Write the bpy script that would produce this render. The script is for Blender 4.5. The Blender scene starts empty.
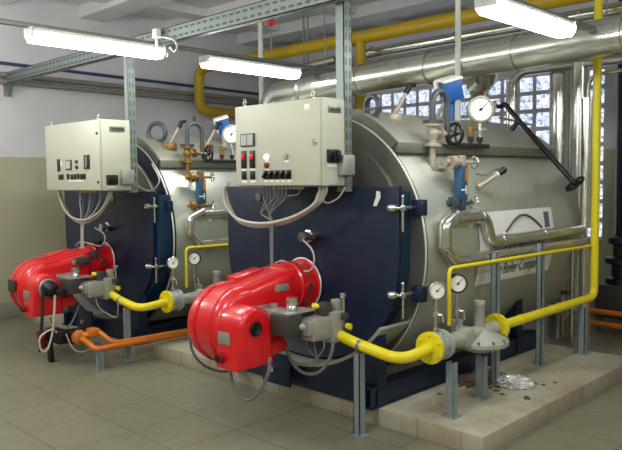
import bpy, bmesh, math, random
from mathutils import Vector, Matrix, Quaternion
random.seed(7)
PI = math.pi
sc = bpy.context.scene
col = sc.collection
V = Vector
# ------------------------------------------------------------------ camera
F, CX, CY, H = 698.0, 311.0, 225.0, 1.7
d1 = V((-711, 39, -698)).normalized(); d2 = V((689, 55, -698)).normalized()
Zc = (-d1).cross(d2).normalized(); Yc = d2; Xc = Yc.cross(Zc)
ROT = Matrix((Xc, Yc, Zc))
CAM = V((0, 0, H))
cd = bpy.data.cameras.new('camera'); cam = bpy.data.objects.new('camera', cd); col.objects.link(cam)
cam.matrix_world = Matrix.Translation(CAM) @ ROT.to_4x4()
cd.sensor_fit = 'HORIZONTAL'; cd.sensor_width = 36; cd.lens = F / 622 * 36; cd.clip_start = .02
sc.camera = cam
def at(px, py, **k):
    """survey helper: world point seen at a photo pixel on a world plane x=, y= or z="""
    r = ROT @ V((px - CX, -(py - CY), -F)); (a, v), = k.items(); i = 'xyz'.index(a)
    return CAM + r * ((v - CAM[i]) / r[i])
# ------------------------------------------------------------------ mesh builder
def frame(axis):
    axis = V(axis).normalized()
    up = V((0, 0, 1)) if abs(axis.z) < .9 else V((1, 0, 0))
    a = axis.cross(up).normalized(); b = axis.cross(a).normalized()
    return a, b, axis
class MB:
    def __init__(s): s.bm = bmesh.new()
    def _faces(s, vs, fs, smooth=True):
        bv = [s.bm.verts.new(v) for v in vs]
        for f in fs:
            try:
                fc = s.bm.faces.new([bv[i] for i in f]); fc.smooth = smooth
            except ValueError: pass
        return s
    def box(s, c, size, bev=0, rot=None, seg=2):
        t = bmesh.new(); bmesh.ops.create_cube(t, size=1)
        for v in t.verts: v.co = V((v.co.x * size[0], v.co.y * size[1], v.co.z * size[2]))
        if bev: bmesh.ops.bevel(t, geom=t.edges[:], offset=bev, segments=seg, affect='EDGES', profile=.5)
        M = Matrix.Translation(V(c)) @ (rot.to_4x4() if rot else Matrix.Identity(4))
        return s.merge(t, M)
    def merge(s, t, M=Matrix.Identity(4)):
        t.transform(M); m = {}
        for v in t.verts: m[v] = s.bm.verts.new(v.co)
        for f in t.faces:
            try: s.bm.faces.new([m[v] for v in f.verts]).smooth = True
            except ValueError: pass
        t.free(); return s
    def span(s, a, b, bev=0):
        a, b = V(a), V(b)
        return s.box((a + b) / 2, [abs(x) for x in (b - a)], bev)
    def lathe(s, o, axis, prof, n=24):
        """prof: list of (radius, height along axis)"""
        a, b, c = frame(axis); o = V(o); vs = []; fs = []
        for r, h in prof:
            for k in range(n):
                t = 2 * PI * k / n; vs.append(o + c * h + (a * math.cos(t) + b * math.sin(t)) * max(r, 1e-5))
        for i in range(len(prof) - 1):
            for k in range(n):
                k2 = (k + 1) % n; fs.append((i * n + k, i * n + k2, (i + 1) * n + k2, (i + 1) * n + k))
        fs.append(tuple(range(n))[::-1]); fs.append(tuple((len(prof) - 1) * n + k for k in range(n)))
        return s._faces(vs, fs)
    def cyl(s, p, q, r, r2=None, n=16):
        p, q = V(p), V(q); r2 = r if r2 is None else r2
        return s.lathe(p, q - p, [(r, 0), (r2, (q - p).length)], n)
    def ring(s, o, axis, r0, r1, h, n=48):
        a, b, c = frame(axis); o = V(o); vs = []; fs = []
        for r, hh in ((r0, 0), (r1, 0), (r1, h), (r0, h)):
            for k in range(n):
                t = 2 * PI * k / n; vs.append(o + c * hh + (a * math.cos(t) + b * math.sin(t)) * r)
        for i in range(4):
            for k in range(n):
                k2 = (k + 1) % n; j = (i + 1) % 4; fs.append((i * n + k, i * n + k2, j * n + k2, j * n + k))
        return s._faces(vs, fs)
    def torus(s, o, axis, R, r, n=28, m=10):
        a, b, c = frame(axis); o = V(o); vs = []; fs = []
        for k in range(n):
            t = 2 * PI * k / n; e = a * math.cos(t) + b * math.sin(t)
            for j in range(m):
                u = 2 * PI * j / m; vs.append(o + e * (R + r * math.cos(u)) + c * r * math.sin(u))
        for k in range(n):
            for j in range(m):
                k2, j2 = (k + 1) % n, (j + 1) % m; fs.append((k * m + j, k2 * m + j, k2 * m + j2, k * m + j2))
        return s._faces(vs, fs)
    def tube(s, pts, r, fil=0, n=12, seg=7):
        pts = [V(p) for p in pts]; path = [pts[0]]
        for i in range(1, len(pts) - 1):
            p, a, b = pts[i], pts[i - 1], pts[i + 1]
            u, w = (a - p), (b - p); L = min(fil, u.length * .49, w.length * .49)
            if L < 1e-4 or u.angle(w) > PI - .02: path.append(p); continue
            p0, p1 = p + u.normalized() * L, p + w.normalized() * L
            for k in range(seg + 1):
                t = k / seg; path.append(p0 * (1 - t) ** 2 + p * 2 * t * (1 - t) + p1 * t * t)
        path.append(pts[-1])
        return s.sweep(path, r, n)
    def curve(s, pts, r, n=8, sub=8):
        """Catmull-Rom hose"""
        pts = [V(p) for p in pts]; P = [pts[0] * 2 - pts[1]] + pts + [pts[-1] * 2 - pts[-2]]; path = []
        for i in range(1, len(P) - 2):
            for k in range(sub):
                t = k / sub; a, b, c, d = P[i - 1:i + 3]
                path.append(.5 * ((2 * b) + (c - a) * t + (2 * a - 5 * b + 4 * c - d) * t * t + (3 * b - a - 3 * c + d) * t ** 3))
        path.append(pts[-1]); return s.sweep(path, r, n)
    def sweep(s, path, r, n):
        T = (path[1] - path[0]).normalized(); a, b, _ = frame(T); vs = []; fs = []
        for i, p in enumerate(path):
            t = (path[min(i + 1, len(path) - 1)] - path[max(i - 1, 0)])
            t = t.normalized() if t.length > 1e-9 else T
            q = T.rotation_difference(t); a = q @ a; T = t; a = (a - t * a.dot(t)).normalized(); b = t.cross(a)
            for k in range(n):
                u = 2 * PI * k / n; vs.append(p + (a * math.cos(u) + b * math.sin(u)) * r)
        for i in range(len(path) - 1):
            for k in range(n):
                k2 = (k + 1) % n; fs.append((i * n + k, i * n + k2, (i + 1) * n + k2, (i + 1) * n + k))
        fs.append(tuple(range(n))[::-1]); fs.append(tuple((len(path) - 1) * n + k for k in range(n)))
        return s._faces(vs, fs)
    def prism(s, poly, ax, h0, h1, bev=0, seg=3):
        """poly of 2-D points in the plane normal to ax ('x': y,z  'y': x,z  'z': x,y), extruded h0..h1"""
        f = {'x': lambda p, h: V((h, p[0], p[1])), 'y': lambda p, h: V((p[0], h, p[1])), 'z': lambda p, h: V((p[0], p[1], h))}[ax]
        t = bmesh.new(); n = len(poly)
        a = [t.verts.new(f(p, h0)) for p in poly]; b = [t.verts.new(f(p, h1)) for p in poly]
        fa = t.faces.new(a); fb = t.faces.new(b[::-1])
        for k in range(n): t.faces.new((a[k], b[k], b[(k + 1) % n], a[(k + 1) % n]))
        bmesh.ops.recalc_face_normals(t, faces=t.faces[:])
        if bev:
            es = list({e for fc in (fa, fb) for e in fc.edges})
            bmesh.ops.bevel(t, geom=es, offset=bev, segments=seg, affect='EDGES', profile=.5)
        return s.merge(t)
    def ball(s, c, r, n=16, sc_=(1, 1, 1)):
        t = bmesh.new(); bmesh.ops.create_uvsphere(t, u_segments=n, v_segments=n // 2, radius=r)
        return s.merge(t, Matrix.Translation(V(c)) @ Matrix.Diagonal((*sc_, 1)))
    def build(s, name, m, parent=None, sharp=40):
        bm = s.bm; bmesh.ops.recalc_face_normals(bm, faces=bm.faces[:])
        o0 = BASE.get(parent.name, V((0, 0, 0))) if parent else V((0, 0, 0))
        if not parent:
            xs = [v.co for v in bm.verts]; lo = [min(c[i] for c in xs) for i in range(3)]; hi = [max(c[i] for c in xs) for i in range(3)]
            o0 = V(((lo[0] + hi[0]) / 2, (lo[1] + hi[1]) / 2, lo[2]))
        bm.transform(Matrix.Translation(-o0))
        me = bpy.data.meshes.new(name); bm.to_mesh(me); bm.free()
        me.materials.append(m)
        if sharp: me.set_sharp_from_angle(angle=math.radians(sharp))
        o = bpy.data.objects.new(name, me); col.objects.link(o)
        if parent: o.parent = parent
        else: o.location = o0 + OFF
        BASE[o.name] = o0
        return o
BASE = {}; OFF = V((0, 0, 0))
def tag(o, label, cat, group=None):
    o['label'] = label; o['category'] = cat
    if group: o['group'] = group
    return o
def thing(name, base, label, cat, group=None):
    o = bpy.data.objects.new(name, None); o.empty_display_size = .1; col.objects.link(o); o.location = V(base) + OFF
    BASE[o.name] = V(base); return tag(o, label, cat, group)
def struct(o): o['kind'] = 'structure'; return o
# ------------------------------------------------------------------ materials
def rgb(h):
    h = h.lstrip('#'); c = [int(h[i:i + 2], 16) / 255 for i in (0, 2, 4)]
    return [x / 12.92 if x <= .04045 else ((x + .055) / 1.055) ** 2.4 for x in c] + [1]
class NT:
    def __init__(s, name):
        s.m = bpy.data.materials.new(name); s.m.use_nodes = True; s.t = s.m.node_tree; s.b = s.t.nodes['Principled BSDF']
    def n(s, ty, **kw):
        o = s.t.nodes.new(ty)
        for k, v in kw.items():
            if k in o.inputs: o.inputs[k].default_value = v
            else: setattr(o, k, v)
        return o
    def l(s, a, b): s.t.links.new(a, b)
    def mix(s, fac, a, b, ty='MIX'):
        x = s.n('ShaderNodeMix', data_type='RGBA', blend_type=ty)
        for sock, v in ((x.inputs[0], fac), (x.inputs[6], a), (x.inputs[7], b)):
            if hasattr(v, 'links'): s.l(v, sock)
            else: sock.default_value = v
        return x.outputs[2]
    def ramp(s, src, stops):
        r = s.n('ShaderNodeValToRGB'); e = r.color_ramp.elements
        while len(e) < len(stops): e.new(.5)
        for i, (p, c) in enumerate(stops): e[i].position = p; e[i].color = c
        s.l(src, r.inputs[0]); return r.outputs[0]
    def pos(s): return s.n('ShaderNodeNewGeometry').outputs['Position']
def pm(name, c, metal=0, rough=.5, var=.12, scale=9, bump=0, coat=0, stretch=None, rvar=.1):
    t = NT(name); c = rgb(c) if isinstance(c, str) else c
    mp = t.n('ShaderNodeMapping'); t.l(t.pos(), mp.inputs[0])
    if stretch: mp.inputs['Scale'].default_value = stretch
    nz = t.n('ShaderNodeTexNoise', Scale=scale, Detail=5, Roughness=.6); t.l(mp.outputs[0], nz.inputs['Vector'])
    f = t.ramp(nz.outputs['Fac'], [(.3, (1 - var,) * 3 + (1,)), (.7, (1, 1, 1, 1))])
    t.l(t.mix(1, c, f, 'MULTIPLY'), t.b.inputs['Base Color'])
    mr = t.n('ShaderNodeMapRange'); mr.inputs[3].default_value = max(rough - rvar, .03); mr.inputs[4].default_value = min(rough + rvar, 1)
    t.l(nz.outputs['Fac'], mr.inputs[0]); t.l(mr.outputs[0], t.b.inputs['Roughness'])
    t.b.inputs['Metallic'].default_value = metal
    if coat: t.b.inputs['Coat Weight'].default_value = coat; t.b.inputs['Coat Roughness'].default_value = .12
    if bump:
        bp = t.n('ShaderNodeBump', Strength=bump, Distance=.01); t.l(nz.outputs['Fac'], bp.inputs['Height']); t.l(bp.outputs[0], t.b.inputs['Normal'])
    return t.m
M = {}
M['steel'] = pm('brushed_stainless', '#dde3d8', .78, .42, .08, 5, .04, stretch=(.3, 1.6, .3))
M['clad'] = pm('polished_cladding', '#d8d8d0', .95, .24, .12, 8, .08)
M['deck'] = pm('deck_sheet', '#c9cabc', .75, .45, .1, 6)
M['strip'] = pm('deck_sheet_shaded', '#7b7b71', .5, .5, .1, 8)  # deck sheet darkened for the edges, side-face shade put into the colour
M['rim'] = pm('rim_edge', '#dcdcd4', .5, .4, .05)
M['plate'] = pm('grey_front_plate', '#8b8d86', .75, .32, .15, 4, .03)
M['navy'] = pm('navy_paint', '#0a1f3b', 0, .40, .2, 14, .01)
M['teal'] = pm('drum_navy_sheen', '#123650', 0, .4, .2, 10)  # navy lightened for the drum side, its highlight put into the colour
M['red'] = pm('red_enamel', '#d8101c', 0, .30, .06, 6, 0, .6)
M['yellow'] = pm('yellow_gas_paint', '#e3d31c', 0, .38, .1, 12)
M['ochre'] = pm('ochre_gas_paint', '#b5980c', 0, .45, .12, 9)
M['orange'] = pm('orange_paint', '#c9711c', 0, .4, .15, 12)
M['cream'] = pm('cabinet_cream', '#bcbdac', 0, .45, .04, 4)
M['galv'] = pm('galvanised_steel', '#848f8c', .55, .42, .25, 30)
M['galvd'] = pm('galvanised_slot', '#4d5653', .2, .6, .1)
M['gpost'] = pm('grey_blue_post', '#8d9ba0', .3, .5, .15, 20)
M['cast'] = pm('grey_cast_paint', '#a9aaa0', .1, .5, .12, 14)
M['alu'] = pm('aluminium_block', '#a9aaa2', .5, .45, .15, 25)
M['dgrey'] = pm('dark_grey_box', '#3c3b38', 0, .5, .1)
M['black'] = pm('black_plastic', '#101114', 0, .4, .1)
M['rubber'] = pm('black_rubber', '#1c2024', 0, .6, .1)
M['white'] = pm('white_enamel', '#eeeee8', 0, .5, .03)
M['cable'] = pm('pale_grey_cable', '#bdb9ae', 0, .5, .05)
M['cableg'] = pm('grey_cable', '#77787a', 0, .5, .1)
M['hose'] = pm('grey_blue_pipe', '#465058', .2, .4, .15, 15)
M['brass'] = pm('brass_fitting', '#96743f', .6, .38, .2, 20)
M['pink'] = pm('weathered_fitting', '#b5ad9c', .35, .5, .2, 25)
M['chrome'] = pm('chrome_fitting', '#d5d5d2', .9, .2, .1, 20)
M['blue'] = pm('blue_paint', '#1d56a0', 0, .4, .12, 15)
M['colblue'] = pm('column_blue', '#2c5a80', .1, .4, .2, 20)
M['redp'] = pm('red_plastic', '#d2201c', 0, .35, .05)
M['dred'] = pm('dark_red_plastic', '#7c1418', 0, .35, .05)
M['glass'] = pm('meter_face', '#b9bdba', 0, .15, .05)
M['foil'] = pm('crumpled_foil', '#f4f4f4', .7, .3, .08, 40, .6)
M['soil'] = pm('brown_rubble', '#6b5440', 0, .9, .4, 20, .5)
M['housing'] = pm('luminaire_housing', '#c8ccc4', 0, .5, .05)
M['sign'] = pm('sign_white', '#e4e6e6', 0, .4, .04)
M['ink'] = pm('sign_ink', '#4f545c', 0, .5, .05)
M['wire'] = pm('dull_pipe_paint', '#8f8a80', 0, .55, .1)
M['bluep'] = pm('blue_pipe_paint', '#2b4468', 0, .5, .1)
def emis(name, c, s):
    t = NT(name); nz = t.n('ShaderNodeTexNoise', Scale=3.0); t.l(t.pos(), nz.inputs['Vector'])
    t.b.inputs['Base Color'].default_value = (.9, .9, .9, 1)
    t.l(t.mix(nz.outputs['Fac'], rgb(c), (1, 1, 1, 1)), t.b.inputs['Emission Color']); t.b.inputs['Emission Strength'].default_value = s
    return t.m
M['lamp'] = emis('lit_diffuser', '#fbfff2', 24.0)
M['ambl'] = emis('amber_lens', '#ff8038', 1.2)
def wall_mat(name, zsplit=2.0):
    t = NT(name); p = t.pos(); sp = t.n('ShaderNodeSeparateXYZ'); t.l(p, sp.inputs[0])
    st = t.n('ShaderNodeMath', operation='GREATER_THAN'); st.inputs[1].default_value = zsplit; t.l(sp.outputs[2], st.inputs[0])
    nz = t.n('ShaderNodeTexNoise', Scale=1.6, Detail=6); t.l(p, nz.inputs['Vector'])
    lo = t.ramp(nz.outputs['Fac'], [(.3, rgb('#a6a487')), (.7, rgb('#b0ae94'))]); hi = t.ramp(nz.outputs['Fac'], [(.3, rgb('#c3c2c6')), (.7, rgb('#cfced2'))])
    t.l(t.mix(st.outputs[0], lo, hi), t.b.inputs['Base Color']); t.b.inputs['Roughness'].default_value = .6
    n2 = t.n('ShaderNodeTexNoise', Scale=60.0); t.l(p, n2.inputs['Vector']); bp = t.n('ShaderNodeBump', Strength=.08, Distance=.005)
    t.l(n2.outputs['Fac'], bp.inputs['Height']); t.l(bp.outputs[0], t.b.inputs['Normal']); return t.m
M['wall'] = wall_mat('two_tone_wall_paint')
M['ceil'] = pm('ceiling_paint', '#d6d6d8', 0, .8, .12, 1.5)
def floor_mat():
    t = NT('floor_tiles'); p = t.pos()
    mp = t.n('ShaderNodeMapping'); t.l(p, mp.inputs[0]); mp.inputs['Location'].default_value = (.13, .07, 0)
    br = t.n('ShaderNodeTexBrick', offset=0.0, squash=1.0); t.l(mp.outputs[0], br.inputs['Vector'])
    for k, v in {'Scale': 1.0, 'Mortar Size': .006, 'Brick Width': .5, 'Row Height': .5, 'Bias': 0.0, 'Mortar Smooth': .2}.items(): br.inputs[k].default_value = v
    br.inputs['Color1'].default_value = rgb('#827f6c'); br.inputs['Color2'].default_value = rgb('#7c7a66'); br.inputs['Mortar'].default_value = rgb('#65634f')
    nz = t.n('ShaderNodeTexNoise', Scale=1.3, Detail=7, Roughness=.65); t.l(p, nz.inputs['Vector'])
    f = t.ramp(nz.outputs['Fac'], [(.32, (.78, .78, .76, 1)), (.62, (1, 1, 1, 1))])
    n3 = t.n('ShaderNodeTexNoise', Scale=14.0, Detail=4); t.l(p, n3.inputs['Vector'])
    g = t.ramp(n3.outputs['Fac'], [(.3, (.9, .9, .88, 1)), (.7, (1.05, 1.05, 1.05, 1))])
    t.l(t.mix(1, t.mix(1, br.outputs[0], f, 'MULTIPLY'), g, 'MULTIPLY'), t.b.inputs['Base Color'])
    mr = t.n('ShaderNodeMapRange'); mr.inputs[3].default_value = .3; mr.inputs[4].default_value = .6; t.l(nz.outputs['Fac'], mr.inputs[0]); t.l(mr.outputs[0], t.b.inputs['Roughness'])
    bp = t.n('ShaderNodeBump', Strength=.2, Distance=.004); bp.invert = True; t.l(br.outputs['Fac'], bp.inputs['Height']); t.l(bp.outputs[0], t.b.inputs['Normal'])
    return t.m
M['floor'] = floor_mat()
def plinth_mat():
    t = NT('plinth_concrete'); p = t.pos(); sp = t.n('ShaderNodeSeparateXYZ'); t.l(p, sp.inputs[0])
    nz = t.n('ShaderNodeTexNoise', Scale=2.2, Detail=8, Roughness=.65); t.l(p, nz.inputs['Vector'])
    c = t.ramp(nz.outputs['Fac'], [(.3, rgb('#8a7f6c')), (.5, rgb('#9f9a86')), (.7, rgb('#aeab99'))])
    br = t.n('ShaderNodeTexBrick', offset=0.0); mp = t.n('ShaderNodeMapping'); mp.inputs['Rotation'].default_value = (PI / 2, 0, 0); t.l(p, mp.inputs[0]); t.l(mp.outputs[0], br.inputs['Vector'])
    for k, v in {'Scale': 1.0, 'Mortar Size': .004, 'Brick Width': .33, 'Row Height': .5}.items(): br.inputs[k].default_value = v
    br.inputs['Color1'].default_value = br.inputs['Color2'].default_value = (1, 1, 1, 1); br.inputs['Mortar'].default_value = (.6, .58, .52, 1)
    ge = t.n('ShaderNodeNewGeometry'); sn = t.n('ShaderNodeSeparateXYZ'); t.l(ge.outputs['Normal'], sn.inputs[0]); ab = t.n('ShaderNodeMath', operation='LESS_THAN'); ab.inputs[1].default_value = -.5; t.l(sn.outputs[1], ab.inputs[0])
    t.l(t.mix(ab.outputs[0], c, t.mix(1, c, br.outputs[0], 'MULTIPLY')), t.b.inputs['Base Color']); t.b.inputs['Roughness'].default_value = .75
    bp = t.n('ShaderNodeBump', Strength=.3, Distance=.01); t.l(nz.outputs['Fac'], bp.inputs['Height']); t.l(bp.outputs[0], t.b.inputs['Normal']); return t.m
M['plinth'] = plinth_mat()
def block_mat():
    t = NT('glass_block'); p = t.pos()
    nz = t.n('ShaderNodeTexNoise', Scale=22.0, Detail=2, Distortion=1.6); t.l(p, nz.inputs['Vector'])
    c = t.ramp(nz.outputs['Fac'], [(.40, rgb('#6d7f9c')), (.5, rgb('#c9d4ea')), (.58, rgb('#f4f7ff'))])
    t.b.inputs['Base Color'].default_value = rgb('#9aa8ba'); t.b.inputs['Roughness'].default_value = .08
    t.l(c, t.b.inputs['Emission Color']); t.b.inputs['Emission Strength'].default_value = 1.25  # blocks emit by themselves, standing in for daylight from outside
    bp = t.n('ShaderNodeBump', Strength=.5, Distance=.02); t.l(nz.outputs['Fac'], bp.inputs['Height']); t.l(bp.outputs[0], t.b.inputs['Normal']); return t.m
M['block'] = block_mat()
M['mortar'] = pm('block_mortar', '#cfcfda', 0, .7, .1)
# ------------------------------------------------------------------ the room
XL, XR, YB, YF, ZT = -8.75, 3.2, 8.4, -2.6, 4.0
def shell(name, a, b, m='wall'): return struct(MB().span(a, b).build(name, M[m]))
shell('floor', (XL, YF, -.1), (XR, YB, 0), 'floor')
shell('wall_left', (XL - .15, YF, 0), (XL, YB, ZT))
shell('wall_right', (XR, YF, 0), (XR + .15, YB, ZT))
shell('wall_front', (XL, YF - .15, 0), (XR, YF, ZT))
WX0, WX1, WZ0, WZ1 = -7.03, -3.37, .92, 2.98
b = MB()
b.span((XL, YB, 0), (WX0, YB + .2, ZT)).span((WX1, YB, 0), (XR, YB + .2, ZT)).span((WX0, YB, 0), (WX1, YB + .2, WZ0)).span((WX0, YB, WZ1), (WX1, YB + .2, ZT))
struct(b.build('wall_back', M['wall']))
# ceiling: slab with a coffer grid of shallow ribs
shell('ceiling', (XL, YF, ZT), (XR, YB, ZT + .15), 'ceil')
b = MB(); y = YF + .4
while y < YB: b.span((XL, y, ZT - .16), (XR, y + .38, ZT)); y += 1.35
struct(b.build('ceiling_beam', M['ceil']))
b = MB(); x = XL + .7
while x < XR: b.span((x, YF, ZT - .10), (x + .30, YB, ZT)); x += 1.5
struct(b.build('ceiling_beam', M['ceil']))
struct(MB().span((XL, YF, 0), (XL + .03, YB, .2), .004).build('baseboard_left', pm('grey_skirting', '#8f918a', 0, .5, .06)))
# glass block window
w = struct(MB().span((WX0, YB + .05, WZ0), (WX1, YB + .11, WZ1)).build('window_1', M['mortar']))
b = MB(); nx, nz = 16, 9; dx, dz = (WX1 - WX0) / nx, (WZ1 - WZ0) / nz
for i in range(nx):
    for j in range(nz):
        b.box((WX0 + (i + .5) * dx, YB + .075, WZ0 + (j + .5) * dz), (dx - .05, .07, dz - .05), .012, None, 1)
gb = struct(b.build('glass_blocks', M['block'], w))
# plinths
def plinth(name, x0, x1, y0, y1, h):
    return struct(MB().span((x0, y0, -.01), (x1, y1, h), .008).build(name, M['plinth']))
PZ = .13
plinth('floor_plinth', -5.72, -2.155, 3.64, 6.12, PZ)
plinth('floor_plinth', -8.2, -5.94, 3.55, 6.2, .08)
# ------------------------------------------------------------------ reusable bits
def arc(cx, cz, r, a0, a1, n=24): return [(cx + r * math.cos(math.radians(a0 + (a1 - a0) * i / n)), cz + r * math.sin(math.radians(a0 + (a1 - a0) * i / n))) for i in range(n + 1)]
def handwheel(parent, c, axis, R, name='handwheel', m='black'):
    a, b_, ax = frame(axis); c = V(c)
    mb = MB().torus(c, axis, R, R * .16, 24, 8).cyl(c - ax * R * .2, c + ax * R * .2, R * .25, n=10)
    for k in range(5):
        t = 2 * PI * k / 5; e = a * math.cos(t) + b_ * math.sin(t); mb.cyl(c, c + e * R, R * .10, n=6)
    return mb.build(name, M[m], parent)
def gauge(c, axis, R, label, foot, group='dial gauges', rim='black', cock=True):
    """round dial gauge standing on a thin riser from foot"""
    c = V(c); foot = V(foot); ax = V(axis).normalized()
    t = thing('pressure_gauge', foot, label, 'gauge', group)
    MB().lathe(c - ax * .02, ax, [(R * .9, -.015), (R, 0), (R, .045), (R * .86, .052), (R * .84, .042)], 28).build('case', M[rim], t)
    d = MB().lathe(c + ax * .018, ax, [(R * .9, 0), (R * .9, .006)], 28).build('dial', M['white'], t)
    a, b_, _ = frame(ax); up = V((0, 0, 1)); up = (up - ax * up.dot(ax)).normalized(); sd = up.cross(ax)
    n = MB(); tip = (sd * .55 + up * .5) * R
    n.cyl(c + ax * .026 - tip * .25, c + ax * .026 + tip, R * .045, R * .02, 6).cyl(c + ax * .022, c + ax * .03, R * .12, n=10)
    n.build('needle', M['black'], t)
    k = MB()
    for i in range(13):
        u = math.radians(-45 + 270 * i / 12); e = sd * math.cos(u) + up * math.sin(u); k.cyl(c + ax * .0245 + e * R * .7, c + ax * .0245 + e * R * .82, R * .02, n=4)
    k.torus(c + ax * .0245, ax, R * .82, R * .008, 28, 4); k.build('scale_marks', M['ink'], d)
    b0 = c - V((0, 0, R))
    L = (b0 - foot).length
    st = MB().cyl(foot, b0, .011, n=10)
    st.cyl(b0 - V((0, 0, .05)), b0 - V((0, 0, .0)), .02, n=6).cyl(foot + (b0 - foot) * .45, foot + (b0 - foot) * .6, .024, n=8).cyl(foot, foot + (b0 - foot) * .1, .022, n=8)
    st.build('riser', M['chrome'], t)
    if cock: MB().cyl(foot + (b0 - foot) * .52, foot + (b0 - foot) * .52 + V((.05, 0, 0)), .01, n=8).cyl(foot + (b0 - foot) * .55 + V((.05, 0, .0)), foot + (b0 - foot) * .3 + V((.06, 0, 0)), .008, n=6).build('cock_handle', M['chrome'], t)
    return t
def post(x, y, z0, z1, label, w=.055, group='galvanised support posts'):
    t = thing('support_post', (x, y, z0), label, 'post', group)
    p = MB(); s = w / 2
    p.span((x - s, y - s, z0 + .008), (x - s + .006, y + s, z1)).span((x - s, y - s, z0 + .008), (x + s, y - s + .006, z1)).span((x + s - .006, y - s, z0 + .008), (x + s, y + s, z1))
    p.build('channel', M['gpost'], t)
    b = MB().span((x - w * .9, y - w * .9, z0), (x + w * .9, y + w * .9, z0 + .01), .002); b.build('base_plate', M['gpost'], t)
    q = MB()
    for dx_ in (-1, 1): q.cyl((x + dx_ * w * .7, y - w * .7, z0 + .008), (x + dx_ * w * .7, y - w * .7, z0 + .022), .007, n=6)
    q.build('bolts', M['galv'], t)
    return t
def flange(mb, c, axis, R, h=.02, bolts=6):
    c = V(c); a, b_, ax = frame(axis); mb.cyl(c - ax * h / 2, c + ax * h / 2, R, n=28)
    for k in range(bolts):
        t = 2 * PI * (k + .5) / bolts; e = (a * math.cos(t) + b_ * math.sin(t)) * R * .78; mb.cyl(c + e - ax * h * 1.1, c + e + ax * h * 1.1, R * .085, n=6)
    return mb
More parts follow.
